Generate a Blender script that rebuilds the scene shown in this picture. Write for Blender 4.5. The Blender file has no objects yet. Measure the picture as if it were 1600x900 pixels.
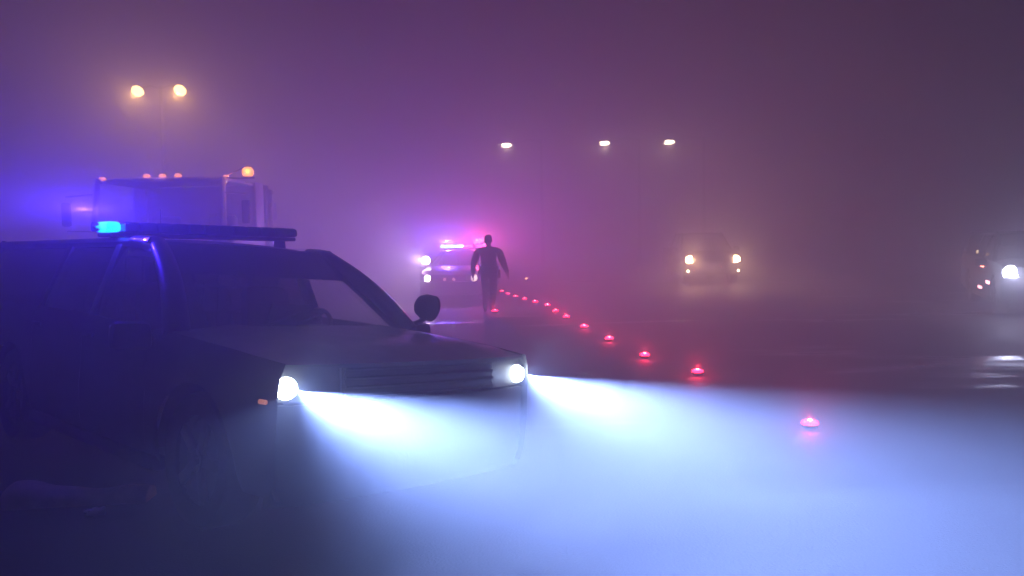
import bpy, bmesh, math, random
from mathutils import Vector, Matrix, Euler
random.seed(7)
R = math.radians
scene = bpy.context.scene
col = scene.collection

# ---------------------------------------------------------------- camera, sky, exposure
cam_d = bpy.data.cameras.new('camera'); cam = bpy.data.objects.new('camera', cam_d); col.objects.link(cam)
cam_d.sensor_width = 36.0; cam_d.lens = 36.0 * 1250 / 1600
cam_d.clip_start = 0.05; cam_d.clip_end = 1000
cam.matrix_world = (Matrix.Translation((0, 0, 1.68)) @ Matrix.Rotation(R(90 - 3.388), 4, 'X') @ Matrix.Rotation(R(-1.0), 4, 'Z'))
scene.camera = cam

world = bpy.data.worlds.new('World'); scene.world = world; world.use_nodes = True
bg = world.node_tree.nodes['Background']           # night: a town's glow on low cloud, even all round
bg.inputs['Color'].default_value = (0.54, 0.46, 0.47, 1)
bg.inputs['Strength'].default_value = 0.016

scene.render.engine = 'CYCLES'
scene.view_settings.view_transform = 'Standard'; scene.view_settings.look = 'None'
scene.view_settings.exposure = -0.2; scene.view_settings.gamma = 1.0
cy = scene.cycles
cy.use_denoising = True; cy.use_adaptive_sampling = False
cy.max_bounces = 6; cy.volume_bounces = 1; cy.transparent_max_bounces = 16
cy.caustics_reflective = False; cy.caustics_refractive = False
cy.sample_clamp_indirect = 4.0
FOG = 0.076

# ---------------------------------------------------------------- materials
MATS = {}
def mat(name, c, rough=.5, metal=0., noise=.25, scale=8., bump=0., coat=0., rvar=.12):
    if name in MATS: return MATS[name]
    m = bpy.data.materials.new(name); m.use_nodes = True; MATS[name] = m
    nt = m.node_tree; b = nt.nodes['Principled BSDF']
    tc = nt.nodes.new('ShaderNodeTexCoord'); nz = nt.nodes.new('ShaderNodeTexNoise')
    nz.inputs['Scale'].default_value = scale; nz.inputs['Detail'].default_value = 5
    nt.links.new(tc.outputs['Object'], nz.inputs['Vector'])
    mx = nt.nodes.new('ShaderNodeMix'); mx.data_type = 'RGBA'
    mx.inputs['A'].default_value = tuple(x * (1 - noise) for x in c) + (1,)
    mx.inputs['B'].default_value = tuple(min(1, x * (1 + noise)) for x in c) + (1,)
    nt.links.new(nz.outputs['Fac'], mx.inputs['Factor']); nt.links.new(mx.outputs['Result'], b.inputs['Base Color'])
    mr = nt.nodes.new('ShaderNodeMapRange'); mr.inputs['To Min'].default_value = max(.02, rough - rvar); mr.inputs['To Max'].default_value = min(1, rough + rvar)
    nt.links.new(nz.outputs['Fac'], mr.inputs['Value']); nt.links.new(mr.outputs['Result'], b.inputs['Roughness'])
    b.inputs['Metallic'].default_value = metal; b.inputs['Coat Weight'].default_value = coat; b.inputs['Coat Roughness'].default_value = .04
    if bump:
        bp = nt.nodes.new('ShaderNodeBump'); bp.inputs['Strength'].default_value = bump; bp.inputs['Distance'].default_value = .02
        nt.links.new(nz.outputs['Fac'], bp.inputs['Height']); nt.links.new(bp.outputs['Normal'], b.inputs['Normal'])
    return m
def lamp_mat(name, c, strength):
    if name in MATS: return MATS[name]
    m = bpy.data.materials.new(name); m.use_nodes = True; MATS[name] = m
    nt = m.node_tree; b = nt.nodes['Principled BSDF']
    b.inputs['Base Color'].default_value = (.2, .2, .2, 1); b.inputs['Roughness'].default_value = .2
    b.inputs['Emission Color'].default_value = c + (1,)
    nz = nt.nodes.new('ShaderNodeTexNoise'); nz.inputs['Scale'].default_value = 30
    mr = nt.nodes.new('ShaderNodeMapRange'); mr.inputs['To Min'].default_value = strength * .8; mr.inputs['To Max'].default_value = strength * 1.2
    nt.links.new(nz.outputs['Fac'], mr.inputs['Value']); nt.links.new(mr.outputs['Result'], b.inputs['Emission Strength'])
    m.cycles.emission_sampling = 'NONE'
    return m
def glass_mat(name, tint, gloss=.04):
    if name in MATS: return MATS[name]
    m = bpy.data.materials.new(name); m.use_nodes = True; MATS[name] = m
    nt = m.node_tree; nt.nodes.clear()
    o = nt.nodes.new('ShaderNodeOutputMaterial'); t = nt.nodes.new('ShaderNodeBsdfTransparent'); g = nt.nodes.new('ShaderNodeBsdfGlossy')
    t.inputs['Color'].default_value = tint + (1,); g.inputs['Roughness'].default_value = gloss
    lw = nt.nodes.new('ShaderNodeLayerWeight'); pw = nt.nodes.new('ShaderNodeMath'); pw.operation = 'POWER'; pw.inputs[1].default_value = 4.5
    nt.links.new(lw.outputs['Facing'], pw.inputs[0])
    fr = nt.nodes.new('ShaderNodeMath'); fr.operation = 'MULTIPLY_ADD'; fr.inputs[1].default_value = .9; fr.inputs[2].default_value = .05; nt.links.new(pw.outputs[0], fr.inputs[0])
    nz = nt.nodes.new('ShaderNodeTexNoise'); nz.inputs['Scale'].default_value = 5
    mr = nt.nodes.new('ShaderNodeMapRange'); mr.inputs['To Min'].default_value = gloss; mr.inputs['To Max'].default_value = gloss + .08
    nt.links.new(nz.outputs['Fac'], mr.inputs['Value']); nt.links.new(mr.outputs['Result'], g.inputs['Roughness'])
    mx = nt.nodes.new('ShaderNodeMixShader')
    nt.links.new(fr.outputs[0], mx.inputs['Fac']); nt.links.new(t.outputs[0], mx.inputs[1]); nt.links.new(g.outputs[0], mx.inputs[2])
    nt.links.new(mx.outputs[0], o.inputs['Surface'])
    return m

def asphalt_mat():
    m = bpy.data.materials.new('wet_asphalt'); m.use_nodes = True
    nt = m.node_tree; b = nt.nodes['Principled BSDF']; L = nt.links.new
    b.inputs['Specular IOR Level'].default_value = .3
    tc = nt.nodes.new('ShaderNodeTexCoord')
    n1 = nt.nodes.new('ShaderNodeTexNoise'); n1.inputs['Scale'].default_value = 60; n1.inputs['Detail'].default_value = 6
    mp = nt.nodes.new('ShaderNodeMapping'); mp.inputs['Scale'].default_value = (.16, .5, 1); mp.inputs['Location'].default_value = (27.7, 3.3, 0)
    n2 = nt.nodes.new('ShaderNodeTexNoise'); n2.inputs['Scale'].default_value = 1.0; n2.inputs['Detail'].default_value = 4
    L(tc.outputs['Object'], n1.inputs['Vector']); L(tc.outputs['Object'], mp.inputs['Vector']); L(mp.outputs['Vector'], n2.inputs['Vector'])
    cr = nt.nodes.new('ShaderNodeValToRGB'); cr.color_ramp.elements[0].color = (.018, .018, .02, 1); cr.color_ramp.elements[1].color = (.06, .058, .056, 1)
    L(n1.outputs['Fac'], cr.inputs['Fac']); L(cr.outputs['Color'], b.inputs['Base Color'])
    pud = nt.nodes.new('ShaderNodeMapRange'); pud.interpolation_type = 'SMOOTHSTEP'
    pud.inputs['From Min'].default_value = .58; pud.inputs['From Max'].default_value = .68
    L(n2.outputs['Fac'], pud.inputs['Value'])
    ro = nt.nodes.new('ShaderNodeMapRange'); ro.inputs['To Min'].default_value = .72; ro.inputs['To Max'].default_value = .24
    L(pud.outputs['Result'], ro.inputs['Value']); L(ro.outputs['Result'], b.inputs['Roughness'])
    bs = nt.nodes.new('ShaderNodeMapRange'); bs.inputs['To Min'].default_value = .45; bs.inputs['To Max'].default_value = .03
    L(pud.outputs['Result'], bs.inputs['Value'])
    bp = nt.nodes.new('ShaderNodeBump'); bp.inputs['Distance'].default_value = .012
    L(bs.outputs['Result'], bp.inputs['Strength']); L(n1.outputs['Fac'], bp.inputs['Height']); L(bp.outputs['Normal'], b.inputs['Normal'])
    return m

DARKPAINT = mat('dark_car_paint', (.009, .010, .014), .45, 0, .2, 5, 0, .25)
WHITEPAINT = mat('white_car_paint', (.6, .6, .6), .3, 0, .08, 4, 0, .9)
REDPAINT = mat('maroon_car_paint', (.07, .02, .018), .3, 0, .15, 5, 0, .9)
GREYPAINT = mat('grey_truck_paint', (.12, .12, .13), .35, 0, .2, 4, 0, .6)
PLASTIC = mat('black_plastic', (.02, .02, .021), .5, 0, .2, 40, .05)
RUBBER = mat('tyre_rubber', (.018, .018, .018), .8, 0, .3, 30, .2)
ALLOY = mat('alloy_metal', (.5, .5, .52), .3, 1, .1, 20)
CHROME = mat('chrome', (.7, .7, .72), .12, 1, .05, 10, 0, 0, .06)
SEATM = mat('seat_cloth', (.03, .03, .035), .9, 0, .3, 50, .2)
GALV = mat('galvanised_steel', (.35, .36, .37), .5, .8, .2, 12, .05)
STEEL = mat('painted_steel', (.08, .08, .085), .45, .3, .25, 9, .05)
CONCRETE = mat('warm_lit_concrete', (.62, .47, .38), .85, 0, .4, 9, .5)  # pale brown base colour stands in for warm lamplight on the kerb
GLASS = glass_mat('tinted_glass', (.80, .82, .83))
WSGLASS = glass_mat('windshield_glass', (.60, .62, .63)); PRIVACY = glass_mat('privacy_glass', (.13, .13, .14))
CLEAR = glass_mat('clear_lens', (.93, .93, .93))
BLUELENS = mat('dark_blue_lens', (.01, .012, .05), .15, 0, .1, 10, 0, 1.)
REDLENS = mat('dark_red_lens', (.06, .006, .006), .15, 0, .1, 10, 0, 1.)
AMBERLENS = mat('dull_amber_lens', (.25, .09, .01), .2, 0, .1, 10, 0, 1.)

# ---------------------------------------------------------------- mesh helpers
class MB:
    def __init__(s): s.v = []; s.f = []
    def add(s, vs, fs):
        o = len(s.v); s.v += [tuple(p) for p in vs]; s.f += [tuple(i + o for i in q) for q in fs]; return s
    def grid(s, fn, nu, nv):
        vs = [fn(i / nu, j / nv) for i in range(nu + 1) for j in range(nv + 1)]
        return s.add(vs, [(i*(nv+1)+j, (i+1)*(nv+1)+j, (i+1)*(nv+1)+j+1, i*(nv+1)+j+1) for i in range(nu) for j in range(nv)])
    def slab(s, fn, nu, nv, off):
        off = Vector(off)
        a = [Vector(fn(i / nu, j / nv)) for i in range(nu + 1) for j in range(nv + 1)]; n = len(a); w = nv + 1
        fs = [(i*w+j, (i+1)*w+j, (i+1)*w+j+1, i*w+j+1) for i in range(nu) for j in range(nv)]
        fs += [tuple(k + n for k in reversed(q)) for q in fs]
        rim = [i*w for i in range(nu+1)] + [nu*w+j for j in range(1, w)] + [i*w+nv for i in range(nu-1, -1, -1)] + [j for j in range(nv-1, 0, -1)]
        fs += [(rim[k], rim[(k+1) % len(rim)], rim[(k+1) % len(rim)] + n, rim[k] + n) for k in range(len(rim))]
        return s.add(a + [p + off for p in a], fs)
    def box(s, c, d, bev=.01, rot=None, taper=None):
        bm = bmesh.new(); bmesh.ops.create_cube(bm, size=1)
        for v in bm.verts:
            k = 1.0
            if taper and v.co.z > 0: v.co.x *= taper[0]; v.co.y *= taper[1]
            v.co = Vector((v.co.x*d[0], v.co.y*d[1], v.co.z*d[2]))
        if bev: bmesh.ops.bevel(bm, geom=bm.edges[:], offset=min(bev, min(d)*.4), segments=2, affect='EDGES', profile=.5)
        m = Matrix.Translation(c) @ (rot.to_matrix().to_4x4() if rot is not None else Matrix())
        bm.verts.index_update()
        s.add([m @ v.co for v in bm.verts], [[v.index for v in f.verts] for f in bm.faces]); bm.free(); return s
    def tube(s, pts, rad, n=10, cap=True):
        pts = [Vector(p) for p in pts]; rad = rad if isinstance(rad, (list, tuple)) else [rad]*len(pts)
        vs = []; fs = []
        for i, p in enumerate(pts):
            t = (pts[min(i+1, len(pts)-1)] - pts[max(i-1, 0)]).normalized()
            up = Vector((0, 0, 1)) if abs(t.z) < .9 else Vector((1, 0, 0))
            a = t.cross(up).normalized(); b = t.cross(a)
            vs += [p + (a*math.cos(2*math.pi*k/n) + b*math.sin(2*math.pi*k/n))*rad[i] for k in range(n)]
        for i in range(len(pts)-1):
            fs += [(i*n+k, i*n+(k+1) % n, (i+1)*n+(k+1) % n, (i+1)*n+k) for k in range(n)]
        if cap: fs += [tuple(range(n)), tuple(range((len(pts)-1)*n, len(pts)*n))]
        return s.add(vs, fs)
    def lathe(s, prof, axis='Z', c=(0, 0, 0), n=20, rot=None):
        # prof: (radius, height along the axis)
        vs = []; m = len(prof)
        for k in range(n):
            a = 2*math.pi*k/n
            for r, h in prof:
                p = Vector((r*math.cos(a), r*math.sin(a), h))
                if axis == 'Y': p = Vector((p.x, p.z, p.y))
                if axis == 'X': p = Vector((p.z, p.x, p.y))
                if rot is not None: p = rot.to_matrix() @ p
                vs.append(p + Vector(c))
        fs = [(k*m+j, ((k+1) % n)*m+j, ((k+1) % n)*m+j+1, k*m+j+1) for k in range(n) for j in range(m-1)]
        return s.add(vs, fs)
    def mesh(s, name, smooth=True):
        me = bpy.data.meshes.new(name); me.from_pydata(s.v, [], s.f)
        bm = bmesh.new(); bm.from_mesh(me); bmesh.ops.remove_doubles(bm, verts=bm.verts, dist=1e-5)
        bmesh.ops.recalc_face_normals(bm, faces=bm.faces); bm.to_mesh(me); bm.free()
        if smooth:
            me.polygons.foreach_set('use_smooth', [True]*len(me.polygons))
            me.set_sharp_from_angle(angle=R(38))
        return me
    def build(s, name, m, parent=None, smooth=True):
        me = s.mesh(name, smooth); me.materials.append(m)
        o = bpy.data.objects.new(name, me); col.objects.link(o); o.parent = parent
        return o
def thing(name, label, cat, loc=(0, 0, 0), rot=(0, 0, 0), group=None):
    o = bpy.data.objects.new(name, None); col.objects.link(o); o.empty_display_size = .2
    o.location = loc; o.rotation_euler = rot; tag(o, label, cat, group); return o
def tag(o, label=None, cat=None, group=None, kind=None):
    for k, v in (('label', label), ('category', cat), ('group', group), ('kind', kind)):
        if v: o[k] = v
    return o
def copy_tree(o, parent=None):
    c = o.copy(); col.objects.link(c); c.parent = parent
    for ch in list(o.children): copy_tree(ch, c)
    return c
def point_light(name, loc, c, watts, parent=None, r=0.):
    d = bpy.data.lights.new(name, 'POINT'); d.color = c; d.energy = watts; d.shadow_soft_size = r
    o = bpy.data.objects.new(name, d); col.objects.link(o); o.location = loc; o.parent = parent; return o
def spot_light(name, loc, direction, c, watts, angle, blend=.5, parent=None, r=.02):
    d = bpy.data.lights.new(name, 'SPOT'); d.color = c; d.energy = watts; d.spot_size = R(angle); d.spot_blend = blend; d.shadow_soft_size = r
    o = bpy.data.objects.new(name, d); col.objects.link(o); o.location = loc
    o.rotation_euler = Vector(direction).to_track_quat('-Z', 'Y').to_euler(); o.parent = parent; return o
def low_beam(name, loc, direction, c, watts, parent, cut=0.0, edge=.02, low=.5, spread=.45, floor=.03, flat=0., kerbside=None):
    """A headlamp with a real low beam's pattern: a sharp cut-off above, wide to the sides, fading downwards."""
    o = spot_light(name, loc, direction, c, watts, 150, .3, parent, 0.0); d = o.data
    d.use_nodes = True; nt = d.node_tree; em = nt.nodes['Emission']; L = nt.links.new
    tc = nt.nodes.new('ShaderNodeTexCoord'); sp = nt.nodes.new('ShaderNodeSeparateXYZ'); L(tc.outputs['Normal'], sp.inputs[0])
    up = nt.nodes.new('ShaderNodeMapRange'); up.interpolation_type = 'SMOOTHSTEP'    # y = sine of the elevation
    up.inputs['From Min'].default_value = cut - edge; up.inputs['From Max'].default_value = cut + edge
    up.inputs['To Min'].default_value = 1; up.inputs['To Max'].default_value = floor; L(sp.outputs['Y'], up.inputs['Value'])
    dn = nt.nodes.new('ShaderNodeMapRange'); dn.interpolation_type = 'SMOOTHERSTEP'
    dn.inputs['From Min'].default_value = cut - low; dn.inputs['From Max'].default_value = cut
    dn.inputs['To Min'].default_value = .02; dn.inputs['To Max'].default_value = 1; L(sp.outputs['Y'], dn.inputs['Value'])
    ps = nt.nodes.new('ShaderNodeMath'); ps.operation = 'MAXIMUM'; ps.inputs[1].default_value = 0; L(sp.outputs['X'], ps.inputs[0])
    ng = nt.nodes.new('ShaderNodeMath'); ng.operation = 'MINIMUM'; ng.inputs[1].default_value = 0; L(sp.outputs['X'], ng.inputs[0])
    def side(src, lo, hi, k):
        m = nt.nodes.new('ShaderNodeMapRange'); m.interpolation_type = 'SMOOTHERSTEP'
        m.inputs['From Min'].default_value = k*lo; m.inputs['From Max'].default_value = k*hi; m.inputs['To Min'].default_value = 1; m.inputs['To Max'].default_value = .01
        L(src.outputs[0], m.inputs['Value']); return m
    sa = side(ps, *(kerbside or (flat, spread)), 1); sb = side(ng, flat, spread, -1)
    sd = nt.nodes.new('ShaderNodeMath'); sd.operation = 'MULTIPLY'; L(sa.outputs[0], sd.inputs[0]); L(sb.outputs[0], sd.inputs[1])
    m1 = nt.nodes.new('ShaderNodeMath'); m1.operation = 'MULTIPLY'; m2 = nt.nodes.new('ShaderNodeMath'); m2.operation = 'MULTIPLY'
    L(up.outputs[0], m1.inputs[0]); L(dn.outputs[0], m1.inputs[1]); L(m1.outputs[0], m2.inputs[0]); L(sd.outputs[0], m2.inputs[1])
    L(m2.outputs[0], em.inputs['Strength'])
    return o
def strobe(name, loc, c, watts, parent, band=.45, floor=.06):
    """A roof lamp: it throws its light out level, little of it up or down."""
    o = point_light(name, loc, c, watts, parent); nt = o.data; nt.use_nodes = True; nt = nt.node_tree; L = nt.links.new
    tc = nt.nodes.new('ShaderNodeTexCoord'); sp = nt.nodes.new('ShaderNodeSeparateXYZ'); L(tc.outputs['Normal'], sp.inputs[0])
    ab = nt.nodes.new('ShaderNodeMath'); ab.operation = 'ABSOLUTE'; L(sp.outputs['Z'], ab.inputs[0])
    mr = nt.nodes.new('ShaderNodeMapRange'); mr.interpolation_type = 'SMOOTHSTEP'
    mr.inputs['From Min'].default_value = .05; mr.inputs['From Max'].default_value = band; mr.inputs['To Min'].default_value = 1; mr.inputs['To Max'].default_value = floor
    L(ab.outputs[0], mr.inputs['Value']); L(mr.outputs[0], nt.nodes['Emission'].inputs['Strength'])
    return o
def lerp(pts, x):
    if x <= pts[0][0]: return pts[0][1]
    for (a, p), (b, q) in zip(pts, pts[1:]):
        if x <= b: return p + (q - p)*(x - a)/(b - a)
    return pts[-1][1]

# ---------------------------------------------------------------- the setting
g = MB().grid(lambda u, v: (-150 + 300*u, -60 + 240*v, 0), 30, 24).build('road', asphalt_mat(), None, False); tag(g, kind='structure')
hz = MB().box((0, 60, 6.0), (310, 250, 14.0), 0).build('haze', MATS['tinted_glass'], None, False)
hz.data.materials.clear(); fm = bpy.data.materials.new('night_fog'); fm.use_nodes = True
fm.node_tree.nodes.clear(); fo = fm.node_tree.nodes.new('ShaderNodeOutputMaterial'); fv = fm.node_tree.nodes.new('ShaderNodeVolumePrincipled')
fv.inputs['Color'].default_value = (.93, .93, .95, 1); fv.inputs['Density'].default_value = FOG; fv.inputs['Anisotropy'].default_value = .48
fm.node_tree.links.new(fv.outputs[0], fo.inputs['Volume']); hz.data.materials.append(fm); tag(hz, 'grey night fog filling the whole scene', kind='stuff')

# ---------------------------------------------------------------- cars (local x forward, y left, origin on the ground under the headlamps)
def make_wheel(r, width, parent, c, side, rim=None):
    t = MB().lathe([(r*.66, -width*.42), (r*.80, -width*.5), (r*.95, -width*.46), (r, -width*.3), (r, width*.3), (r*.95, width*.46), (r*.8, width*.5), (r*.66, width*.42), (r*.66, -width*.42)], 'Y', (0, 0, 0), 32).build('wheel', RUBBER, parent)
    t.location = c
    rm = MB().lathe([(r*.67, -width*.4), (r*.62, 0), (r*.64, width*.4), (r*.67, width*.44)], 'Y', (0, 0, 0), 28)
    rm.lathe([(0, .0), (r*.5, .0), (r*.6, .02), (r*.6, -.02), (0, -.02)], 'Y', (0, side*width*.1, 0), 20)
    for k in range(5):
        a = 2*math.pi*k/5
        rm.box((r*.36*math.cos(a), side*width*.34, r*.36*math.sin(a)), (r*.6, .03, r*.17), .006, Euler((0, -a, 0)))
    rm.lathe([(0, .03), (r*.14, .028), (r*.17, -.02)], 'Y', (0, side*width*.36, 0), 14)
    rm.build('rim', rim or ALLOY, t)
    return t

def make_car(name, label, cat, P, loc, rz, lean=0., pitch=0.):
    root = thing(name, label, cat, loc, (R(lean), R(pitch), rz))
    xn, xr, hw = P['nose'], P['rear'], P['hw']; paint = P['paint']; door_paint = P.get('door_paint', paint)
    sill, zr, rw = P.get('sill', .3), P['roof'], P['rw']
    cowl, rf, rr, bb = P['cowl'], P['roof_front'], P['roof_rear'], P['back_base']
    belt = lambda x: lerp(P['belt'], x)
    wr = P['wheel_r']; axles = P['axles']
    def w(x):
        k = 1.0
        if x > xn - .9: k -= .07*((x - (xn - .9))/.9)**2.2
        if x < xr + .7: k -= .06*(((xr + .7) - x)/.7)**2.2
        return hw*k
    def lower(x):
        z = sill
        for a in axles:
            d = abs(x - a); rad = wr + .07
            if d < rad: z = max(z, wr + math.sqrt(rad*rad - d*d)*.96)
        return z
    prof = [(0, .945), (.12, .985), (.4, 1.), (.68, .992), (.74, 1.0), (.9, .985), (1, .955)]
    def side_pt(x, t, s):
        z = lower(x) + (belt(x) - lower(x))*t
        tz = (z - sill)/(belt(x) - sill)
        return (x, s*w(x)*lerp(prof, tz), z)
    fxe = xn - P.get('bow', .26)                                  # where the flank meets the front fascia
    rxe = xr + .14
    def panel(pname, x0, x1, s, m):
        n = max(4, int((x1 - x0)/.045))
        return MB().grid(lambda u, v: side_pt(x0 + .004 + (x1 - x0 - .008)*u, v, s), n, 10).build(pname, m, root)
    D = P['doors']                                   # x boundaries, front to back
    for s in (1, -1):
        panel('front_fender', D[0], fxe, s, paint)
        for a, b in zip(D[1:], D[:-1]):
            d = panel('door', a, b, s, door_paint)
            xm = a + (b - a)*.14; zz = belt(xm) - .13
            MB().box((xm, s*(w(xm)*.985 + .022), zz), (.17, .025, .03), .008).build('door_handle', PLASTIC if paint is DARKPAINT else CHROME, d)
        panel('quarter_panel', rxe, D[-1], s, paint)
        for a in axles:                              # dark liners over the wheels
            MB().grid(lambda u, v: (a + (wr+.075)*math.cos(math.pi*u), s*(hw*.97 - .36*v), wr + (wr+.075)*math.sin(math.pi*u)), 14, 2).build('wheel_liner', PLASTIC, root)
            make_wheel(wr, .25, root, (a, s*(hw - .155), wr), s, P.get('rim'))
        MB().box(((axles[0]+axles[1])/2, s*(hw*.935), sill - .02), (axles[0]-axles[1]-2*wr-.2, .09, .09), .02).build('sill', PLASTIC, root)
    MB().box(((xn+xr)/2 - .05, 0, sill + .06), (xn - xr - .7, hw*1.45, .1), .02).build('underbody', PLASTIC, root)
    # front: bumper, grille, lamps
    hz0, hz1 = P['fascia']                           # bottom of the lamps and top of the fascia
    def fx(y, z):
        b = xn - P.get('bow', .26)*(min(1, abs(y)/(w(fxe)*.99)))**2.6
        return b - .10*max(0, (z - hz0)) - .10*max(0, (.42 - z))
    yw = w(fxe)*.985
    MB().slab(lambda u, v: (fx(-yw + 2*yw*u, sill - .04 + (hz0 - sill + .03)*v) + .02 - P.get('bumper_back', 0), -yw + 2*yw*u, sill - .04 + (hz0 - sill + .03)*v), 26, 6, (-.05, 0, 0)).build('front_bumper', P.get('bumper', paint), root)
    gy = P['grille_half']
    gb = MB().slab(lambda u, v: (fx(-gy + 2*gy*u, hz0 + .01 + (hz1 - hz0 - .02)*v) - .04, -gy + 2*gy*u, hz0 + .01 + (hz1 - hz0 - .02)*v), 12, 2, (-.02, 0, 0)).build('grille', PLASTIC, root)
    for k in range(4):
        z = hz0 + .025 + (hz1 - hz0 - .05)*k/3
        MB().tube([(fx(y, z) - P.get('bar_back', .005), y, z) for y in [gy*(-1 + i/5) for i in range(11)]], .011, 6).build('grille_bar', P.get('trim', PLASTIC), gb)
    ly0, ly1 = gy + .02, yw - .005
    lamps = {}
    for s in (1, -1):
        hb = MB().slab(lambda u, v: (fx(ly0 + (ly1-ly0)*u, hz0 + .005 + (hz1-hz0-.01)*v) - .05 - .02*u, s*(ly0 + (ly1-ly0)*u), hz0 + .005 + (hz1-hz0-.01)*v), 8, 3, (-.03, 0, 0)).build('headlight', PLASTIC, root)
        yc = P.get('lamp_y', (ly0 + ly1)/2); zc = (hz0 + hz1)/2 + P.get('lamp_dz', 0); lr = P.get('lamp_r', .06)
        xl = fx(yc, zc) - .03
        lit = P['lit'][0 if s == 1 else 1]
        bulb = MB().lathe([(0, .022), (lr*.5, .018), (lr*.85, .006), (lr, -.015), (lr, -.03)], 'X', (xl, s*yc, zc), 20).build('lamp', lit or CHROME, hb)
        if P.get('lamp2'):                            # a light strip along the top edge of the lamp unit
            MB().slab(lambda u, v: (fx(ly0 + .02 + (ly1-ly0-.03)*u, hz0 + .02 + .10*v) - .012 - .01*u, s*(ly0 + .02 + (ly1-ly0-.03)*u), hz0 + .02 + (.03 + .075*(1-u*.3))*v), 8, 2, (-.008, 0, 0)).build('reflector', lit or CHROME, hb)
        MB().grid(lambda u, v: (fx(ly0 + (ly1-ly0)*u, hz0 + .005 + (hz1-hz0-.01)*v) + .004, s*(ly0 + (ly1-ly0)*u), hz0 + .005 + (hz1-hz0-.01)*v), 8, 3).build('lens', CLEAR, hb)
        lamps[s] = Vector((xl + .035, s*yc, zc))
        if P.get('fog'):
            zf = P['fog']; yf = P.get('fog_y', yc); xf = fx(yf, zf) + .02
            f = MB().lathe([(0, .02), (.035, .015), (.05, 0), (.052, -.03)], 'X', (xf, s*yf, zf), 16).build('fog_light', P.get('fog_mat') or CHROME, root)
            lamps[s*2] = Vector((xf + .04, s*yf, zf))
    MB().box((xn - .015 - P.get('bumper_back', 0), 0, sill + .19), (.02, .31, .155), .004).build('number_plate', mat('plate', (.55, .55, .57), .5), root)
    # hood and cowl
    zhb = belt(cowl)
    def hood(u, v):
        x0 = cowl + .06*(1-(2*v-1)**2); y1 = lambda x: w(min(x, fxe))*.952
        yv = (2*v - 1)
        x1 = fx(yv*yw*.98, hz1) - .012
        x = x0 + (x1 - x0)*u
        y = yv*y1(x)
        zc = belt(min(x, fxe)) + (hz1 + .006 - belt(fxe))*max(0, (x - fxe + .25)/(xn - fxe + .25))*0 
        ze = belt(x) + .045*(1 - abs(yv)**2.5) + .015*(math.exp(-((abs(yv) - .62)/.1)**2))
        t = max(0, (u - .72)/.28)
        return (x, y, ze - (ze - hz1 - .004)*t**1.7)
    MB().slab(hood, 22, 20, (0, 0, -.022)).build('hood', P.get('hood', paint), root)
    MB().box((cowl + .02, 0, zhb - .05), (.12, hw*1.7, .06), .02).build('cowl', PLASTIC, root)
    for s in (1, -1):
        MB().tube([(cowl + .10, s*.1 - .25, zhb + .045), (cowl - .10, s*.1 + .10, zhb + .12)], .008, 6).build('wiper', PLASTIC, root)
    # rear
    ztail = belt(bb)
    def rx(y, z): return xr + .14*(min(1, abs(y)/(w(rxe)*.99)))**2.6 + P.get('rear_slope', .05)*max(0, z - .7)
    yr = w(rxe)*.985
    MB().slab(lambda u, v: (rx(-yr + 2*yr*u, sill + .36*v) - .02, -yr + 2*yr*u, sill + .36*v), 20, 4, (.05, 0, 0)).build('rear_bumper', PLASTIC, root)
    tg = MB().slab(lambda u, v: (rx(-yr*.97 + 2*yr*.97*u, sill + .37 + (ztail - sill - .37)*v), -yr*.97 + 2*yr*.97*u, sill + .37 + (ztail - sill - .37)*v), 20, 6, (.04, 0, 0)).build('tailgate', paint, root)
    for s in (1, -1):
        MB().slab(lambda u, v: (rx(s*yr*.97*(.72 + .27*u), ztail - .32 + .28*v) - .02, s*yr*.97*(.72 + .27*u), ztail - .32 + .28*v), 6, 3, (.015, 0, 0)).build('tail_light', P.get('tail_mat', REDLENS), root)
    if P['kind'] == 'sedan':
        MB().slab(lambda u, v: (bb + (xr + .05 - bb)*u + .1*(2*v-1)**2*u, (2*v-1)*w(bb + (xr - bb)*u)*.95, belt(bb + (xr - bb)*u) + .035*(1 - abs(2*v-1)**2.5)), 12, 14, (0, 0, -.02)).build('trunk_lid', paint, root)
    if P['kind'] == 'pickup':
        bx0, bx1 = D[-1] - .12, xr + .1
        MB().box(((bx0+bx1)/2, 0, .72), (bx0 - bx1, hw*1.7, .04), .01).build('bed_floor', STEEL, root)
        for s in (1, -1):
            MB().box(((bx0+bx1)/2, s*hw*.9, belt(-4) + .005), (bx0 - bx1, .09, .05), .015).build('bed_rail', PLASTIC, root)
        MB().box((bx0 - .02, 0, .9), (.05, hw*1.7, .55), .01).build('bed_wall', paint, root)
    # greenhouse
    yb = lambda x: w(x)*.945
    pil = P['pillars']                               # (x at the belt, x at the roof, width)
    zt = zr - .055
    def bar(a, b, wid, dep):
        a, b = Vector(a), Vector(b); t = (b - a); L = t.length; m = (a + b)/2
        ang = math.atan2(t.x, t.z)
        tilt = math.atan2(-t.y, math.hypot(t.x, t.z))
        q = Matrix.Rotation(ang, 3, 'Y') @ Matrix.Rotation(tilt, 3, 'X')
        return m, (wid, dep, L + .05), q.to_euler()
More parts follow.
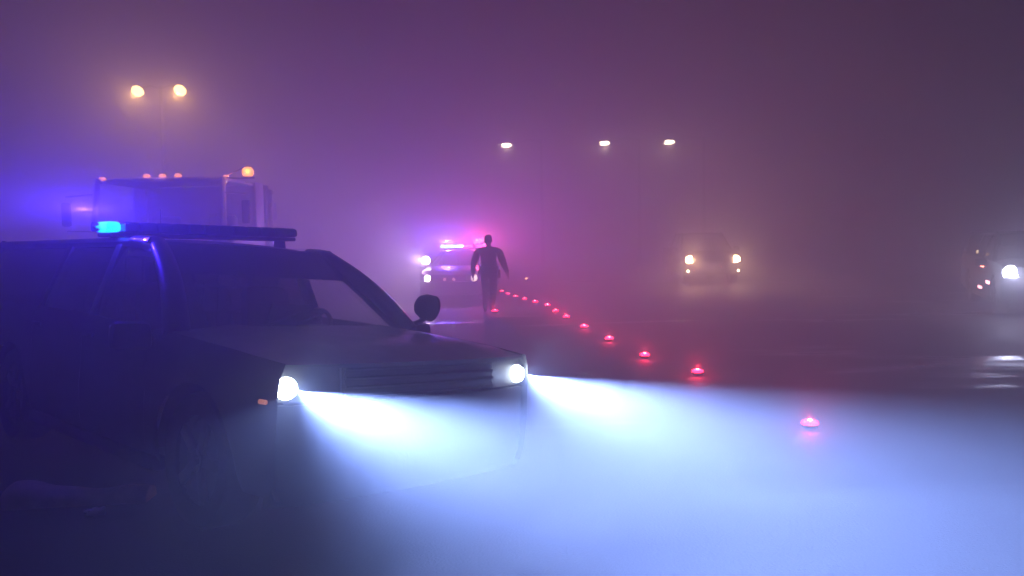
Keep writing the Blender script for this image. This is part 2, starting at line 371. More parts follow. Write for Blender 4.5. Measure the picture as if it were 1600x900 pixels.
    for s in (1, -1):
        for k, (xb, xt, pw) in enumerate(pil):
            if k == 0 and P.get('soft_front'):       # a windscreen pillar that curves into the roof
                q = []
                for i in range(13):
                    t = i/12
                    if t < .85: u = t/.85; q.append((xb + (xt - xb)*u + .05*math.sin(math.pi*u), s*(yb(xb) - .04 + (rw - .02 - yb(xb))*u), belt(xb) - .03 + (zt - .012 - belt(xb) + .03)*u + .035*math.sin(math.pi*u)))
                    else: u = (t - .85)/.15; q.append((xt - .28*u, s*(rw - .03), zt - .012 + .014*u))
                MB().tube(q, [.085 - .03*i/12 for i in range(13)], 12).build('pillar', paint, root)
                continue
            m, d, e = bar((xb, s*(yb(xb) - .03), belt(xb) - .02), (xt, s*(rw - .03), zt), pw, .06)
            MB().box(m, d, .015, e).build('pillar', paint if P.get('bright_pillars') else PLASTIC, root)
        for k in range(len(pil) - 1):
            (xa, ta, pa), (xc, tc, pc) = pil[k], pil[k+1]
            MB().grid(lambda u, v: (xa - pa*.4 + (xc - xa + pa*.4 + pc*.4)*u + ((ta - xa) + ((tc - xc) - (ta - xa))*u)*v,
                                    s*(yb(xa + (xc-xa)*u) - .02 + (rw - yb(xa + (xc-xa)*u) - .005)*v + .02*math.sin(math.pi*v)),
                                    belt(xa + (xc-xa)*u) - .01 + (zt + .01 - belt(xa + (xc-xa)*u))*v), 6, 4).build('side_window', GLASS if k == 0 else P.get('rear_glass', GLASS), root)
        # roof rail along the top of the doors
        MB().tube([(x, s*(rw - .02), zt + .005 - .04*max(0, (x - rf + .3)/.3)**2*0) for x in [rf + (rr - rf)*i/8 for i in range(9)]], .035, 8).build('roof_side', paint, root)
    A = pil[0]; Z = pil[-1]
    MB().grid(lambda u, v: (A[0] + (A[1]-A[0])*v + (.17 - .07*v)*(1 - (2*u-1)**2), (2*u-1)*((yb(A[0]) - .05)*(1-v) + (rw - .05)*v), belt(A[0]) - .0 + (zt + .015 - belt(A[0]))*v), 14, 8).build('windshield', WSGLASS, root)
    if P.get('soft_front'):                           # the black border printed round the windscreen
        for s in (1, -1):
            MB().grid(lambda u, v: (A[0] + (A[1]-A[0])*v + (.17 - .07*v)*(1 - (1 - .2*u)**2) - .006, s*(1 - .2*u)*((yb(A[0]) - .05)*(1-v) + (rw - .05)*v), belt(A[0]) + (zt + .012 - belt(A[0]))*v), 3, 8).build('windshield_border', PLASTIC, root)
        MB().grid(lambda u, v: (A[0] + (A[1]-A[0])*(.62 + .38*v) + (.17 - .07*(.62 + .38*v))*(1 - (2*u-1)**2) - .006, (2*u-1)*(yb(A[0])*(.38 - .38*v) + (rw - .02)*(.62 + .38*v) - .05), belt(A[0]) + (zt + .012 - belt(A[0]))*(.62 + .38*v)), 12, 2).build('windshield_border', PLASTIC, root)
    MB().grid(lambda u, v: (Z[0] + (Z[1]-Z[0])*v - .06*(1 - (2*u-1)**2), (2*u-1)*((yb(Z[0]) - .05)*(1-v) + (rw - .05)*v), belt(Z[0]) + (zt + .01 - belt(Z[0]))*v), 10, 6).build('rear_window', P.get('rear_glass', GLASS), root)
    def roof(u, v):
        yv = 2*v - 1; x0 = rf + .10*(1 - yv*yv); x1 = rr - .05*(1 - yv*yv)
        e = max(0, 1 - u/.12); e2 = max(0, (u - .85)/.15)
        return (x0 + (x1 - x0)*u, yv*rw, zr - .05*abs(yv)**3 - .035*e*e - .03*e2*e2)
    MB().slab(roof, 20, 16, (0, 0, -.035)).build('roof', P.get('roof_paint', paint), root)
    # mirrors
    mx = P.get('mirror_x', cowl - .12); mz = belt(mx) + P.get('mirror_dz', .05)
    for s in (1, -1):
        mir = MB().box((mx + .02, s*(hw + .12), mz), (.12, .24, .17), .04, Euler((0, 0, s*.15)), (.85, .9)).build('side_mirror', PLASTIC, root)
        MB().tube([(mx + .02, s*(hw*.94), mz - .05), (mx + .02, s*(hw + .05), mz - .03)], .03, 8).build('mirror_arm', PLASTIC, mir)
        MB().box((mx - .045, s*(hw + .12), mz), (.006, .19, .12), .002, Euler((0, 0, s*.15))).build('mirror_glass', CHROME, mir)
    # cabin: dash, wheel, seats
    dz = belt(cowl)
    MB().box((cowl - .25, 0, dz - .13), (.45, hw*1.72, .26), .07).build('dashboard', PLASTIC, root)
    st = MB().lathe([(.165 + .016*math.cos(a*math.pi/4), .016*math.sin(a*math.pi/4)) for a in range(9)], 'Z', (cowl - .58, .42, dz - .02), 22, Euler((0, R(-65), 0)))
    st.box((cowl - .58, .42, dz - .02), (.05, .3, .05), .01, Euler((0, R(25), 0))); st.tube([(cowl - .58, .42, dz - .02), (cowl - .32, .42, dz - .12)], .03, 8)
    st.build('steering_wheel', PLASTIC, root)
    for sx in P['seat_rows']:
        for s in (1, -1):
            se = MB().box((sx + .12, s*.42, sill + .38), (.5, .5, .18), .06).build('seat', SEATM, root)
            MB().box((sx - .19, s*.42, sill + .75), (.16, .48, .66), .07, Euler((0, R(-14), 0)), (.8, .85)).build('backrest', SEATM, se)
            MB().box((sx - .29, s*.42, sill + 1.14), (.1, .26, .17), .05, Euler((0, R(-8), 0))).build('headrest', SEATM, se)
    return root, lamps

def light_bar(root, x, z, half, mats, dep=.3):
    lb = MB().box((x, 0, z), (dep*.8, half*2 - .06, .03), .01).build('light_bar', PLASTIC, root)
    n = len(mats)
    for k, m in enumerate(mats):
        y = half*(1 - 2*(k + .5)/n); wd = 2*half/n - .008
        end = k in (0, n-1)
        MB().box((x, y, z + .058), (dep*(.82 if end else 1), wd, .078), .028 if end else .014, None, (.9, .97)).build('lens', m, lb)
    for s in (1, -1):
        MB().box((x, s*(half - .12), z - .045), (.12, .06, .07), .01, None, (1, .7)).build('foot', PLASTIC, lb)
    return lb

SUV = dict(kind='suv', rear_glass=PRIVACY, nose=.17, rear=-5.55, hw=1.0, paint=DARKPAINT, roof=1.70, rw=.74, cowl=-1.12, roof_front=-1.95, roof_rear=-5.3, back_base=-5.46,
           belt=[(-5.6, 1.17), (-2.5, 1.13), (-1.12, 1.085), (-.4, 1.04), (.2, .985)], wheel_r=.385, axles=(-.72, -3.95), doors=[-1.32, -2.38, -3.42],
           fascia=(.79, .985), grille_half=.56, lamp_y=.87, lamp_dz=-.02, lamp_r=.058, pillars=[(-1.12, -1.95, .10), (-2.38, -2.45, .12), (-3.42, -3.42, .12), (-5.42, -5.22, .16)],
           seat_rows=(-2.15, -3.15), mirror_x=-1.28, mirror_dz=-.04)

# --- the patrol car nearest the camera
HEAD_COOL = lamp_mat('cool_headlamp', (.75, .88, 1.), 40)
Pn = dict(SUV, bar_back=.028, soft_front=True, bow=.09, bumper_back=.07, bumper=PLASTIC, rim=STEEL, lit=(HEAD_COOL, HEAD_COOL))
near, nl = make_car('police_suv', 'dark police SUV with roof light bar and blazing headlights, nearest the camera', 'police car', Pn, (-.645, 4.615, .01), R(-42.5), lean=-5.2)
BLUE_ON = lamp_mat('blue_strobe', (.0, .20, 1.), 9)
lb = light_bar(near, -2.66, 1.785, .81, [BLUELENS]*5 + [PLASTIC]*3 + [BLUELENS]*4 + [BLUE_ON], .3)
lb.rotation_euler = (R(3.2), 0, 0); lb.location = (0, .10, -.035)
for s, m in ((1, lamp_mat('alley_lamp', (.75, .7, 1), .35)), (-1, CHROME)):
    MB().lathe([(0, .02), (.025, .015), (.034, 0), (.036, -.03)], 'Y', (-2.66, s*.825, 1.84), 14).build('alley_light', m, lb)
strobe('blue_strobe_light', (-2.66, -.92, 1.875), (.05, .02, 1.), 340, near)
# pillar spotlight on the driver's side
aim = Euler((R(-12), 0, R(-8)))
sp = MB().lathe([(0, -.10), (.045, -.092), (.078, -.068), (.098, -.025), (.102, .015), (.098, .04), (.102, .045), (.102, .055), (.09, .06)], 'Y', (-1.10, 1.06, 1.265), 24, aim)
spo = sp.build('spotlight', PLASTIC, near)
MB().lathe([(0, .065), (.05, .063), (.092, .058)], 'Y', (-1.10, 1.06, 1.265), 20, aim).build('spotlight_lens', CHROME, spo)
MB().tube([(-1.14, .93, 1.12), (-1.13, 1.02, 1.15), (-1.12, 1.06, 1.18)], .022, 8).build('spotlight_arm', PLASTIC, spo)
# prisoner cage behind the front seats and a laptop on the console
cg = MB()
for k in range(11): cg.tube([(-2.62, -.62 + .124*k, .9), (-2.62, -.62 + .124*k, 1.56)], .008, 6)
for k in range(4): cg.tube([(-2.62, -.66, .95 + .2*k), (-2.62, .66, .95 + .2*k)], .011, 6)
cg.build('cage_partition', STEEL, near)
lt = MB().box((-1.55, .06, 1.04), (.26, .34, .025), .006).build('laptop', PLASTIC, near)
MB().box((-1.44, .06, 1.15), (.015, .34, .22), .005, Euler((0, R(15), 0))).build('laptop_screen', PLASTIC, lt)
an = MB().tube([(-3.9, .2, 1.69), (-3.95, .2, 2.05)], [.006, .003], 6).build('antenna', PLASTIC, near)
MB().box((-.02, -.965, .80), (.06, .02, .025), .008, Euler((0, 0, R(8)))).build('side_marker', lamp_mat('orange_side_marker', (1., .35, .2), .5), near)
BEAM_C = (.25, .39, 1.)
for s in (1, -1):
    low_beam('headlight_beam', nl[s] + Vector((.05, 0, 0)), (1, .12 if s == 1 else .22, .004), BEAM_C, 7600 if s == 1 else 7200, near, low=.62, spread=.66, flat=.46, edge=.012, floor=.003, kerbside=(.1, .9) if s == 1 else (.0, .7))
    point_light('headlight_glow', nl[s] + Vector((.06, 0, 0)), (.40, .54, 1.), 2.5, near)

# --- patrol sedan beyond the walking person
SEDAN = dict(kind='sedan', nose=.2, rear=-4.75, hw=.95, paint=DARKPAINT, door_paint=WHITEPAINT, roof=1.44, rw=.62, cowl=-1.35, roof_front=-2.05, roof_rear=-3.3, back_base=-3.95,
             belt=[(-4.8, .98), (-3.9, 1.0), (-2.5, .97), (-1.35, .93), (-.5, .87), (.2, .78)], wheel_r=.34, axles=(-.75, -3.6), doors=[-1.5, -2.5, -3.35], sill=.24,
             fascia=(.56, .75), grille_half=.45, lamp_y=.66, lamp_r=.10, pillars=[(-1.35, -2.05, .09), (-2.5, -2.5, .11), (-3.95, -3.3, .12)], seat_rows=(-2.2, -3.0), rear_slope=.02)
HEAD_WHITE = lamp_mat('white_headlamp', (1., .93, .9), 60)
HEAD_DIM = lamp_mat('dim_headlamp', (1., .7, .55), 6)
Ps = dict(SEDAN, lit=(HEAD_DIM, HEAD_WHITE))
sed, sl = make_car('police_sedan', 'police sedan with red and blue roof lights beyond the walking person', 'police car', Ps, (-1.72, 22.6, 0), R(-90 - 5))
PINK = lamp_mat('red_strobe', (1., .03, .35), 30); WHT = lamp_mat('white_strobe', (.8, .75, 1.), 25); CYA = lamp_mat('cyan_strobe', (.05, .55, 1.), 30)
light_bar(sed, -2.55, 1.475, .72, [PINK, PINK, REDLENS, PINK, PINK, WHT, CYA, CYA, CYA, CYA], .3)
strobe('red_strobe_light', (-2.5, .5, 1.70), (1., .07, .16), 1300, sed, .8, .15)
strobe('blue_strobe_light', (-2.5, -.55, 1.70), (.15, .08, 1.), 2500, sed, .8, .15)
ss = MB().lathe([(0, -.12), (.06, -.1), (.09, -.03), (.095, .03), (.09, .05)], 'X', (-1.45, -.98, 1.13), 18).build('spotlight', PLASTIC, sed)
MB().lathe([(0, .085), (.08, .075), (.13, .05)], 'X', (-1.45, -.98, 1.13), 18).build('spotlight_lens', HEAD_WHITE, ss)
MB().tube([(-1.5, -.86, .98), (-1.46, -.98, 1.06)], .02, 6).build('spotlight_arm', PLASTIC, ss)
spot_light('spotlight_beam', (-1.33, -.98, 1.13), (1, -.25, -.02), (1., .85, .95), 500, 60, .8, sed, .03)
point_light('spotlight_glow', (-1.0, -1.15, 1.16), (.9, .6, 1.), 170, sed)
low_beam('headlight_beam', sl[-1] + Vector((.04, 0, 0)), (1, -.1, -.03), (1., .82, .85), 220, sed, low=.4)
low_beam('headlight_beam', sl[1] + Vector((.04, 0, 0)), (1, .0, -.03), (1., .6, .45), 60, sed, low=.4)
for y in (-.16, .1):
    MB().lathe([(0, .02), (.03, .012), (.04, -.02)], 'X', (.17, y, .62), 12).build('grille_strobe', lamp_mat('pink_strobe', (1, .35, .4), 8), sed)

# --- far pickup with warm headlights
PICK = dict(kind='pickup', nose=.2, rear=-5.4, hw=1.0, paint=REDPAINT, roof=1.86, rw=.74, cowl=-1.15, roof_front=-1.9, roof_rear=-3.35, back_base=-5.3,
            belt=[(-5.5, 1.22), (-3.5, 1.24), (-1.15, 1.2), (-.4, 1.16), (.2, 1.10)], wheel_r=.40, axles=(-.8, -4.35), doors=[-1.3, -2.4, -3.4], sill=.42,
            fascia=(.80, 1.07), grille_half=.6, lamp_y=.80, lamp_r=.15, lamp_dz=-.04, fog=.50, fog_y=.86, pillars=[(-1.15, -1.9, .1), (-2.4, -2.4, .12), (-3.45, -3.4, .14)], seat_rows=(-2.2, -3.0),
            trim=CHROME, bumper=CHROME, rear_slope=.0)
WARM = lamp_mat('warm_headlamp', (1., .66, .28), 140); WARMF = lamp_mat('warm_foglamp', (1., .72, .42), 70)
Pp = dict(PICK, lit=(WARM, WARM), fog_mat=WARMF)
pk, pl = make_car('pickup_truck', 'far pickup truck facing the camera with four warm front lights', 'pickup truck', Pp, (7.05, 28.0, 0), R(-90 - 2))
for s, e in ((1, 500), (-1, 900)):
    low_beam('headlight_beam', pl[s] + Vector((.05, 0, 0)), (1, 0, -.02), (1., .6, .3), e, pk, low=.5, spread=.7, floor=.35)
    point_light('headlight_glow', pl[s] + Vector((.12, 0, 0)), (1., .55, .25), 90 if s == 1 else 170, pk)

# --- SUV at the right edge of the picture
Pr = dict(SUV, rim=STEEL, paint=DARKPAINT, lit=(CHROME, lamp_mat('right_headlamp', (.85, .85, 1.), 60)), lamp_y=.78, lamp_r=.15)
Pr['lit'] = (Pr['lit'][1], Pr['lit'][1])
rt, rl = make_car('parked_suv', 'dark SUV with one white headlight showing, cut by the right edge', 'car', Pr, (10.6, 15.5, 0), R(-112))
REDM = lamp_mat('red_marker', (1., .16, .10), 40); PINK_GLINT = lamp_mat('pink_glint', (1., .35, .4), 14)
mk = MB().box((-1.95, -1.005, 1.00), (.3, .03, .15), .006).build('marker_light', REDM, rt)
MB().box((-2.6, -1.0, 1.24), (.14, .03, .07), .005).build('marker_light', lamp_mat('amber_marker', (1., .7, .3), 4), rt)
MB().box((-1.2, -1.0, .62), (.4, .02, .07), .004).build('glint_strip', PINK_GLINT, rt)  # glowing strips painted in for pink reflections on chrome and wheel
MB().box((-2.2, -1.0, .46), (.4, .02, .06), .004).build('glint_strip', PINK_GLINT, rt)
point_light('marker_glow', (-1.95, -1.08, 1.0), (1., .12, .08), 4, rt)
for s in (-1, 1):
    low_beam('headlight_beam', rl[s] + Vector((.04, 0, 0)), (1, 0, -.03), (.62, .64, 1.), 420, rt, low=.5, spread=.6, floor=.2)
point_light('headlight_glow', rl[-1] + Vector((.3, -.1, 0)), (.65, .68, 1.), 90, rt)

# ---------------------------------------------------------------- heavy tow truck behind the near patrol car (local x forward)
tt = thing('tow_truck', 'big tow truck with five amber roof markers behind the nearest police car', 'tow truck', (-7.15, 16.45, 0), (0, 0, R(-90)))
tt.scale = (1.28, 1.28, 1.15)
TP = mat('pale_truck_paint', (.72, .72, .74), .5, 0, .1, 4, 0, .2)
MB().slab(lambda u, v: (-.0 - 1.75*u + .06*(1-(2*v-1)**2)*(1-u), (2*v-1)*1.05, 2.72 - .05*abs(2*v-1)**3 - .06*max(0, 1-u/.15)**2), 12, 12, (0, 0, -.05)).build('cab_roof', TP, tt)
for s in (1, -1):
    d = MB().box((-.72, s*1.09, 1.3), (1.2, .06, 1.05), .03).build('door', TP, tt)
    MB().box((-1.2, s*1.135, 1.55), (.18, .03, .04), .008).build('door_handle', CHROME, d)
    MB().grid(lambda u, v: (-.12 - 1.15*u - .05*v*(1-u), s*(1.09 - .05*v), 1.83 + .78*v), 4, 4).build('side_window', GLASS, tt)
    MB().box((-1.55, s*1.07, 1.75), (.45, .06, 1.9), .02).build('cab_side', TP, tt)
    MB().tube([(.12, s*1.04, 1.75), (-.02, s*1.0, 2.68)], .045, 8).build('pillar', TP, tt)
    MB().slab(lambda u, v: (.1 + 1.35*u, s*(.62 + .52*v), .98 + .18*math.sin(math.pi*u)*1 - .1*u), 10, 4, (0, 0, -.2)).build('fender', TP, tt)
    for ax in (.75, -3.6, -4.7):
        make_wheel(.5, .3, tt, (ax, s*.93, .5), s)
    MB().lathe([(0, .03), (.08, .025), (.11, 0), (.11, -.06)], 'X', (1.56, s*.8, .95), 18).build('headlight', CHROME, tt)
    m = MB().box((.18, s*1.42, 2.05), (.09, .14, .42), .04).build('side_mirror', PLASTIC, tt)
    MB().tube([(.08, s*1.05, 2.4), (.18, s*1.42, 2.36)], .015, 6).build('mirror_arm', CHROME, m)
    MB().tube([(.08, s*1.05, 1.75), (.18, s*1.42, 1.76)], .015, 6).build('mirror_arm', CHROME, m)
    ex = MB().tube([(-1.98, s*1.12, .9), (-1.98, s*1.12, 2.45), (-2.06, s*1.12, 2.56)], [.075, .075, .07], 14).build('exhaust_stack', CHROME, tt)
MB().grid(lambda u, v: (.14 - .16*v + .12*(1-(2*u-1)**2), (2*u-1)*(1.02 - .05*v), 1.72 + .95*v), 12, 6).build('windshield', GLASS, tt)
MB().slab(lambda u, v: (.1 + 1.4*u + .05*(1-(2*v-1)**2), (2*v-1)*(.85 - .15*u), 1.68 - .15*u - .06*abs(2*v-1)**3 - .12*max(0, (u-.8)/.2)**2), 12, 12, (0, 0, -.05)).build('hood', TP, tt)
for s in (1, -1):
    MB().slab(lambda u, v: (.1 + 1.38*u, s*(.84 - .15*u), .95 + (.70 - .15*u)*v), 8, 4, (0, -s*.03, 0)).build('hood_side', TP, tt)
gr = MB().box((1.5, 0, 1.2), (.06, 1.2, .7), .03).build('grille', PLASTIC, tt)
for k in range(8): MB().box((1.54, -.5 + k/7, 1.2), (.03, .03, .62), .006).build('grille_bar', CHROME, gr)
MB().box((1.68, 0, .62), (.16, 2.3, .32), .05).build('front_bumper', CHROME, tt)
MB().box((-1.76, 0, 1.7), (.05, 2.0, 1.9), .02).build('cab_back', TP, tt)
MB().box((-.8, 0, .8), (1.9, 2.0, .1), .02).build('cab_floor', STEEL, tt)
MB().box((-.2, 0, 1.5), (.5, 1.95, .3), .06).build('dashboard', PLASTIC, tt)
for s in (1, -1):
    se = MB().box((-1.05, s*.5, 1.2), (.5, .5, .2), .05).build('seat', SEATM, tt); MB().box((-1.35, s*.5, 1.65), (.16, .5, .8), .06).build('backrest', SEATM, se)
MB().box((-3.2, 0, .78), (6.2, .9, .24), .02).build('chassis', STEEL, tt)
MB().box((-3.7, 0, 1.1), (3.7, 2.1, .5), .04).build('tool_body', STEEL, tt)
bo = MB().box((-3.9, 0, 2.05), (3.6, .4, .45), .04, Euler((0, R(9), 0))).build('boom', STEEL, tt)
MB().tube([(-5.75, 0, 2.35), (-5.8, 0, 1.75)], .02, 6).build('hook_cable', STEEL, bo)
# the pylon behind the cab that carries the beacons
py = MB()
for s in (1, -1): py.box((-2.25, s*1.0, 2.05), (.08, .08, 1.3), .01)
py.box((-2.25, 0, 2.66), (.08, 2.08, .07), .01)
py.build('light_pylon', STEEL, tt)
AMBER_ON = lamp_mat('amber_beacon', (1., .30, .01), 5)
for s, m in ((1, AMBER_ON),):
    bc = MB().lathe([(.0, .18), (.05, .17), (.085, .135), (.098, .09), (.085, .035), (.06, 0)], 'Z', (-.08, s*1.38, 2.68), 18).build('beacon', m, tt)
    MB().lathe([(.1, 0), (.1, -.03), (0, -.03)], 'Z', (-.08, s*1.38, 2.68), 18).build('beacon_base', PLASTIC, bc)
    MB().tube([(-.12, s*1.0, 2.68), (-.1, s*1.2, 2.66), (-.08, s*1.38, 2.655)], .016, 6).build('beacon_bracket', STEEL, bc)
point_light('beacon_light', (.08, 1.42, 2.78), (1., .36, .05), 14, tt)
MARK = lamp_mat('amber_roof_marker', (1., .27, .07), 4)
for y in (-1.0, -.25, 0, .25, 1.0):
    MB().box((-.10 if abs(y) < .5 else -.16, y, 2.735 if abs(y) < .5 else 2.70), (.13, .11, .06), .025, None, (.6, .7)).build('roof_marker', MARK, tt)
point_light('marker_light', (.1, .0, 2.80), (1., .4, .15), 2.5, tt)
MB().tube([(-.25, 1.0, 2.74), (-.2, 1.28, 2.86)], .012, 6).build('antenna', CHROME, tt)

# ---------------------------------------------------------------- street lamps
def lamp_head(c, rz, parent, m, size=1.0):
    q = Euler((0, 0, rz))
    h = MB().box(c, (.72*size, .34*size, .12*size), .05, q, (.75, .75)).build('lamp_head', GALV, parent)
    MB().lathe([(0, -.075*size), (.1*size, -.07*size), (.15*size, -.05*size), (.16*size, 0)], 'Z', Vector(c) + Vector((0, 0, -.05)), 18).build('lamp_lens', m, h)
    return h
def pole(x, y, h, parent, GALV=GALV):
    MB().tube([(0, 0, 0), (0, 0, .3), (0, 0, h)], [.13, .105, .06], 14).build('pole', GALV, parent)
    MB().box((0, 0, .03), (.42, .42, .06), .01).build('base_plate', GALV, parent)
SOD = lamp_mat('sodium_lens', (1., .60, .16), 55)
DARKPOLE = mat('weathered_dark_steel', (.03, .03, .032), .6, .2, .3, 10, .1)
tw = thing('street_lamp', 'twin-headed street lamp glowing yellow above the tow truck', 'street lamp', (-14.6, 34, 0), group='street lamps')
pole(0, 0, 8.4, tw, DARKPOLE)
for s in (-1, 1):
    MB().tube([(0, 0, 8.3), (s*.4, 0, 8.42), (s*.75, 0, 8.36)], .035, 8).build('arm', DARKPOLE, tw)
    h = MB().box((s*.95, 0, 8.27), (.62, .36, .2), .06, Euler((R(22), 0, 0)), (.8, .8)).build('lamp_head', DARKPOLE, tw)
    MB().lathe([(0, -.16), (.12, -.14), (.22, -.07), (.25, 0)], 'Z', (s*.89, -.14, 8.19), 18, Euler((R(-50), 0, 0))).build('lamp_lens', SOD, h)
    spot_light('sodium_light', (s*.89, -.42, 8.0), (0, -.8, -1), (1., .50, .14), 1500, 165, .4, tw, 0.)
FAR = lamp_mat('far_lamp_lens', (1., .76, .48), 130)
far_labels = ['leftmost of the three far street lamps, above the walking person', 'middle one of the three far street lamps in the fog', 'rightmost of the three far street lamps, above the far pickup']
for i, (x, z) in enumerate(((-.18, 6.84), (5.16, 6.85), (8.69, 6.86))):
    t = thing('street_lamp', far_labels[i], 'street lamp', (x + 1.9, 44, 0), group='street lamps')
    pole(0, 0, z + .25, t)
    MB().tube([(0, 0, z + .2), (-.7, 0, z + .3), (-1.55, 0, z + .10)], .04, 8).build('arm', GALV, t)
    h = MB().box((-1.9, 0, z + .1), (.85, .4, .16), .06, Euler((R(12), R(-4), 0)), (.8, .75)).build('lamp_head', GALV, t)
    MB().lathe([(0, -.05), (.16, -.045), (.28, -.02), (.32, 0)], 'Z', (-1.9, -.06, z + .03), 20, Euler((R(-15), 0, 0))).build('lamp_lens', FAR, h)
    point_light('street_light', (-1.9, -.1, z - .25), (1., .68, .45), 300, t)

# ---------------------------------------------------------------- flare pucks on the road
PUCK = mat('flare_housing', (.03, .006, .006), .6)
FLARE_ON = lamp_mat('flare_led', (1., .012, .05), 22)
FLARE_CORE = lamp_mat('flare_core', (1., .22, .28), 30)
ordn = ['nearest red road flare, low in the pale beam at right', 'second nearest red road flare, at the edge of the beam', 'third red road flare from the camera', 'fourth red road flare from the camera',
        'fifth red road flare from the camera', 'sixth red road flare from the camera', 'seventh red road flare from the camera', 'eighth red road flare, where the line starts to bend',
        'ninth red road flare, just past the bend of the line', 'tenth red road flare from the camera along the bent line', 'third red road flare from the far end of the bent line',
        'red road flare last but one in the bent line', 'last red road flare at the far end, beside the walking person', 'red road flare on the ground at the walking person\'s foot', 'lone orange road flare beyond the rest, far in the fog']
spots = [(2.58, 6.9), (2.25, 9.7), (1.85, 11.17), (1.59, 13.12), (1.35, 15.03), (1.15, 16.98), (1.0, 18.41), (.89, 20.08), (.62, 21.3), (.35, 22.4), (.1, 23.5), (-.13, 24.7), (-.33, 26.0), (-.41, 18.69), (.61, 33.97)]
proto = None
for i, (x, y) in enumerate(spots):
    if proto is None:
        proto = thing('road_flare', ordn[0], 'road flare', (0, 0, 0), group='red flares along the road')
        MB().lathe([(0, 0), (.055, 0), (.066, .008), (.066, .03), (.058, .038), (0, .038)], 'Z', n=20).build('housing', PUCK, proto)
        MB().lathe([(.06, .034), (.072, .044), (.064, .06), (.04, .07), (.0, .073)], 'Z', n=18).build('lens', FLARE_ON, proto)
        MB().lathe([(0, .08), (.014, .078), (.02, .072), (.021, .066)], 'Z', n=12).build('bulb', FLARE_CORE, proto)
        t = proto
    else:
        t = copy_tree(proto)
    t.location = (x, y, .001); t.rotation_euler = (0, 0, i*.7); t['label'] = ordn[i]
    if i == 14:
        for ch in t.children:
            if ch.name.startswith('lens'): ch.data = ch.data.copy(); ch.data.materials[0] = lamp_mat('orange_flare_led', (1., .4, .1), 30)
    k = (1.0 if i < 8 else .2) if i != 13 else .8
    point_light('flare_light', (x, y, .105), (1., .035, .09), (12 if i == 0 else 18)*k)

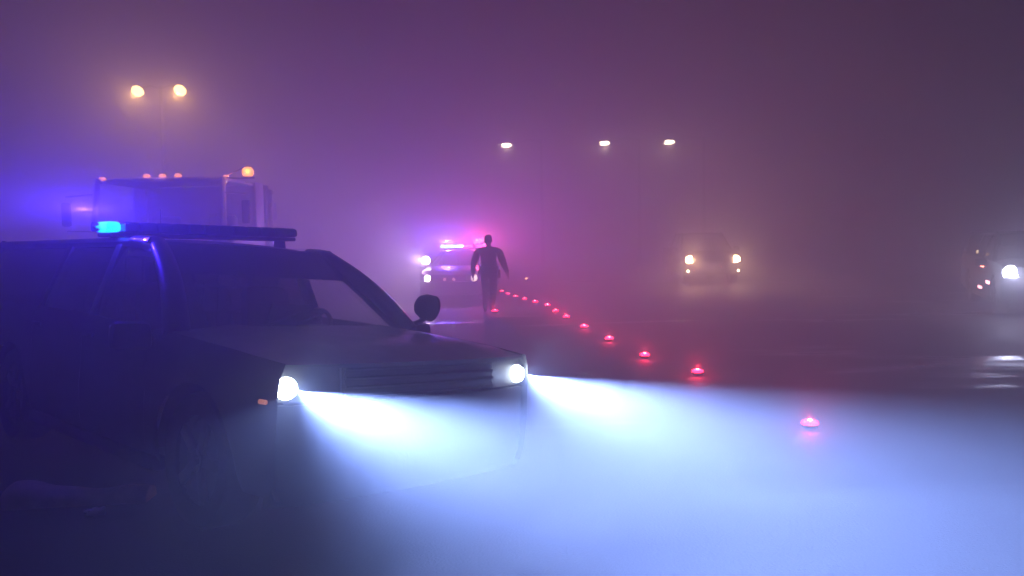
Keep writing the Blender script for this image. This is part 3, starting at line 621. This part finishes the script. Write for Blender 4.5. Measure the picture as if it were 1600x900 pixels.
# ---------------------------------------------------------------- the walking person
def build_person():
    J = {}; E = []; RAD = []
    vs = []
    def j(name, p, r, parent=None):
        J[name] = len(vs); vs.append(Vector(p)); RAD.append(r if isinstance(r, tuple) else (r, r))
        if parent: E.append((J[parent], J[name]))
    j('pelvis', (0, 0, .97), (.185, .14)); j('waist', (0, .0, 1.10), (.205, .15), 'pelvis'); j('chest', (0, .005, 1.32), (.25, .17), 'waist')
    j('upper', (0, .0, 1.44), (.18, .12), 'chest'); j('neck', (0, .01, 1.54), (.062, .065), 'upper'); j('jaw', (0, .025, 1.615), (.068, .08), 'neck')
    j('skull', (0, .02, 1.70), (.078, .098), 'jaw'); j('crown', (0, .01, 1.765), (.055, .07), 'skull')
    arms = {-1: [(.265, .0, 1.42), (.345, -.05, 1.17), (.385, .02, .93), (.392, .045, .855)], 1: [(.265, .0, 1.42), (.35, -.04, 1.17), (.43, .04, .94), (.447, .07, .865)]}
    for s in (-1, 1):
        n = 'L' if s < 0 else 'R'; a = [(s*p[0], p[1], p[2]) for p in arms[s]]
        j('shoulder'+n, a[0], .105, 'upper'); j('elbow'+n, a[1], .085, 'shoulder'+n); j('wrist'+n, a[2], .055, 'elbow'+n); j('palm'+n, a[3], (.03, .04), 'wrist'+n)
        d = (Vector(a[3]) - Vector(a[2])).normalized()
        for k, ln in enumerate((.075, .085, .08, .06)):
            b = Vector(a[3]) + Vector((0, .033 - .022*k, -.03)); c = b + d*ln*.55 + Vector((0, .004, 0)); e = c + d*ln*.5 + Vector((-s*.018, .006, 0))
            j('f%d%s' % (k, n), b, .011, 'palm'+n); j('g%d%s' % (k, n), c, .0095, 'f%d%s' % (k, n)); j('h%d%s' % (k, n), e, .008, 'g%d%s' % (k, n))
        b = Vector(a[3]) + Vector((-s*.01, .045, .01))
        j('t0'+n, b, .012, 'palm'+n); j('t1'+n, b + Vector((-s*.005, .025, -.035)), .010, 't0'+n); j('t2'+n, b + Vector((-s*.008, .03, -.06)), .008, 't1'+n)
    legs = {-1: [(.10, .0, .90), (.095, .10, .52), (.07, -.14, .16), (.07, -.19, .09), (.075, -.06, .045)], 1: [(.10, .01, .90), (.09, .06, .50), (.05, .04, .10), (.05, .03, .055), (.055, .19, .04)]}
    for s in (-1, 1):
        n = 'L' if s < 0 else 'R'; a = [(s*p[0], p[1], p[2]) for p in legs[s]]
        j('hip'+n, a[0], .125, 'pelvis'); j('knee'+n, a[1], .095, 'hip'+n); j('ankle'+n, a[2], .066, 'knee'+n); j('heel'+n, a[3], (.048, .05), 'ankle'+n); j('toe'+n, a[4], (.045, .032), 'heel'+n)
    me = bpy.data.meshes.new('body_cage'); me.from_pydata(vs, E, [])
    o = bpy.data.objects.new('body_cage', me); col.objects.link(o)
    sk = o.modifiers.new('skin', 'SKIN'); sk.use_smooth_shade = True
    for i, r in enumerate(RAD):
        me.skin_vertices[0].data[i].radius = r; me.skin_vertices[0].data[i].use_root = (i == 0)
    ss_ = o.modifiers.new('sub', 'SUBSURF'); ss_.levels = 2; ss_.render_levels = 2
    dg = bpy.context.evaluated_depsgraph_get(); dg.update()
    body = bpy.data.meshes.new_from_object(o.evaluated_get(dg)); bpy.data.objects.remove(o)
    body.name = 'person'
    body.materials.clear()
    for m in (mat('dark_jacket', (.022, .024, .032), .8, 0, .3, 30, .3), mat('dark_trousers', (.018, .02, .028), .8, 0, .3, 30, .2), mat('skin', (.35, .2, .15), .55), mat('boots', (.015, .015, .015), .4)): body.materials.append(m)
    for p in body.polygons:
        c = p.center; p.use_smooth = True
        if c.z > 1.545: p.material_index = 2
        elif abs(c.x) > .33 and c.z < .94: p.material_index = 2
        elif c.z < .15: p.material_index = 3
        elif c.z < .93 and abs(c.x) < .33: p.material_index = 1
        else: p.material_index = 0
    b = bpy.data.objects.new('person', body); col.objects.link(b)
    tag(b, 'person in dark jacket and trousers walking beside the line of flares', 'person')
    return b
pe = build_person(); pe.location = (-.54, 18.85, .005); pe.rotation_euler = (0, 0, R(-8))
hairm = mat('short_dark_hair', (.02, .015, .012), .7, 0, .3, 60, .4)
MB().lathe([(0, .135), (.04, .128), (.072, .10), (.09, .055), (.094, .01), (.088, -.045), (.07, -.06)], 'Z', (0, .0, 1.70), 22).build('hair', hairm, pe)
MB().lathe([(.014, .012), (.02, 0), (.014, -.03), (0, -.034)], 'Z', (0, .125, 1.675), 10).build('nose', MATS['skin'], pe)
for s in (1, -1):
    MB().box((s*.09, .01, 1.67), (.02, .035, .06), .009).build('ear', MATS['skin'], pe)
    MB().lathe([(0, .006), (.009, .003), (.011, 0)], 'Y', (s*.03, .108, 1.69), 10).build('eye', mat('eye_white', (.6, .6, .6), .2), pe)
MB().box((0, .105, 1.625), (.045, .012, .012), .004).build('mouth', mat('lips', (.3, .12, .1), .5), pe)
MB().lathe([(.196, -.03), (.2, -.03), (.2, .03), (.196, .03)], 'Z', (0, 0, 0), 28).build('belt', MATS['boots'], pe)
bel = [c for c in pe.children if c.name.startswith('belt')][0]; bel.scale = (1.1, .84, 1); bel.location = (0, 0, .985)
MB().box((.245, .0, .90), (.06, .11, .2), .02).build('holster', MATS['boots'], pe)
MB().box((-.235, .02, .95), (.05, .09, .1), .015).build('belt_pouch', MATS['boots'], pe)
MB().lathe([(.205, -.0), (.215, -.02), (.215, -.07), (.2, -.09)], 'Z', (0, 0, 0), 28).build('jacket_hem', MATS['dark_jacket'], pe)
jh = [c for c in pe.children if c.name.startswith('jacket_hem')][0]; jh.scale = (1.1, .84, 1); jh.location = (0, 0, 1.09)

# ---------------------------------------------------------------- concrete kerb stop and crushed can, lower left
def kerb(u, v):
    x = -.46 + .92*u
    a = v*math.pi
    r = .085*(1 + .25*math.exp(-((u - .16)/.12)**2) - .35*u) * (.75 + .25*min(1, u/.04))
    nz = .012*math.sin(7*u + 1) + .007*math.sin(15*u + 2*v)
    return (x, -math.cos(a)*(r + .04), max(0, math.sin(a))**.6*(r*1.35 + nz))
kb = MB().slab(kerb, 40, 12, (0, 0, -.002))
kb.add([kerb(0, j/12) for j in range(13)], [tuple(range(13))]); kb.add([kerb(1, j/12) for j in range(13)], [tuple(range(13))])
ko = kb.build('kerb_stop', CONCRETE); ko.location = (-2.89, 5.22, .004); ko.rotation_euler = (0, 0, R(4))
tag(ko, 'worn concrete kerb piece with warm lamplight in its brown colour, lying low at the left', 'kerb')
can = MB().lathe([(0, -.06), (.026, -.06), (.032, -.05), (.028, -.02), (.033, .0), (.026, .02), (.032, .05), (.026, .06), (0, .06)], 'X', n=14).build('crushed_can', ALLOY)
can.location = (-2.63, 4.91, .034); can.rotation_euler = (R(20), 0, R(25)); can.scale = (1, 1, .8)
tag(can, 'small crushed metal can glinting in front of the kerb piece', 'can')
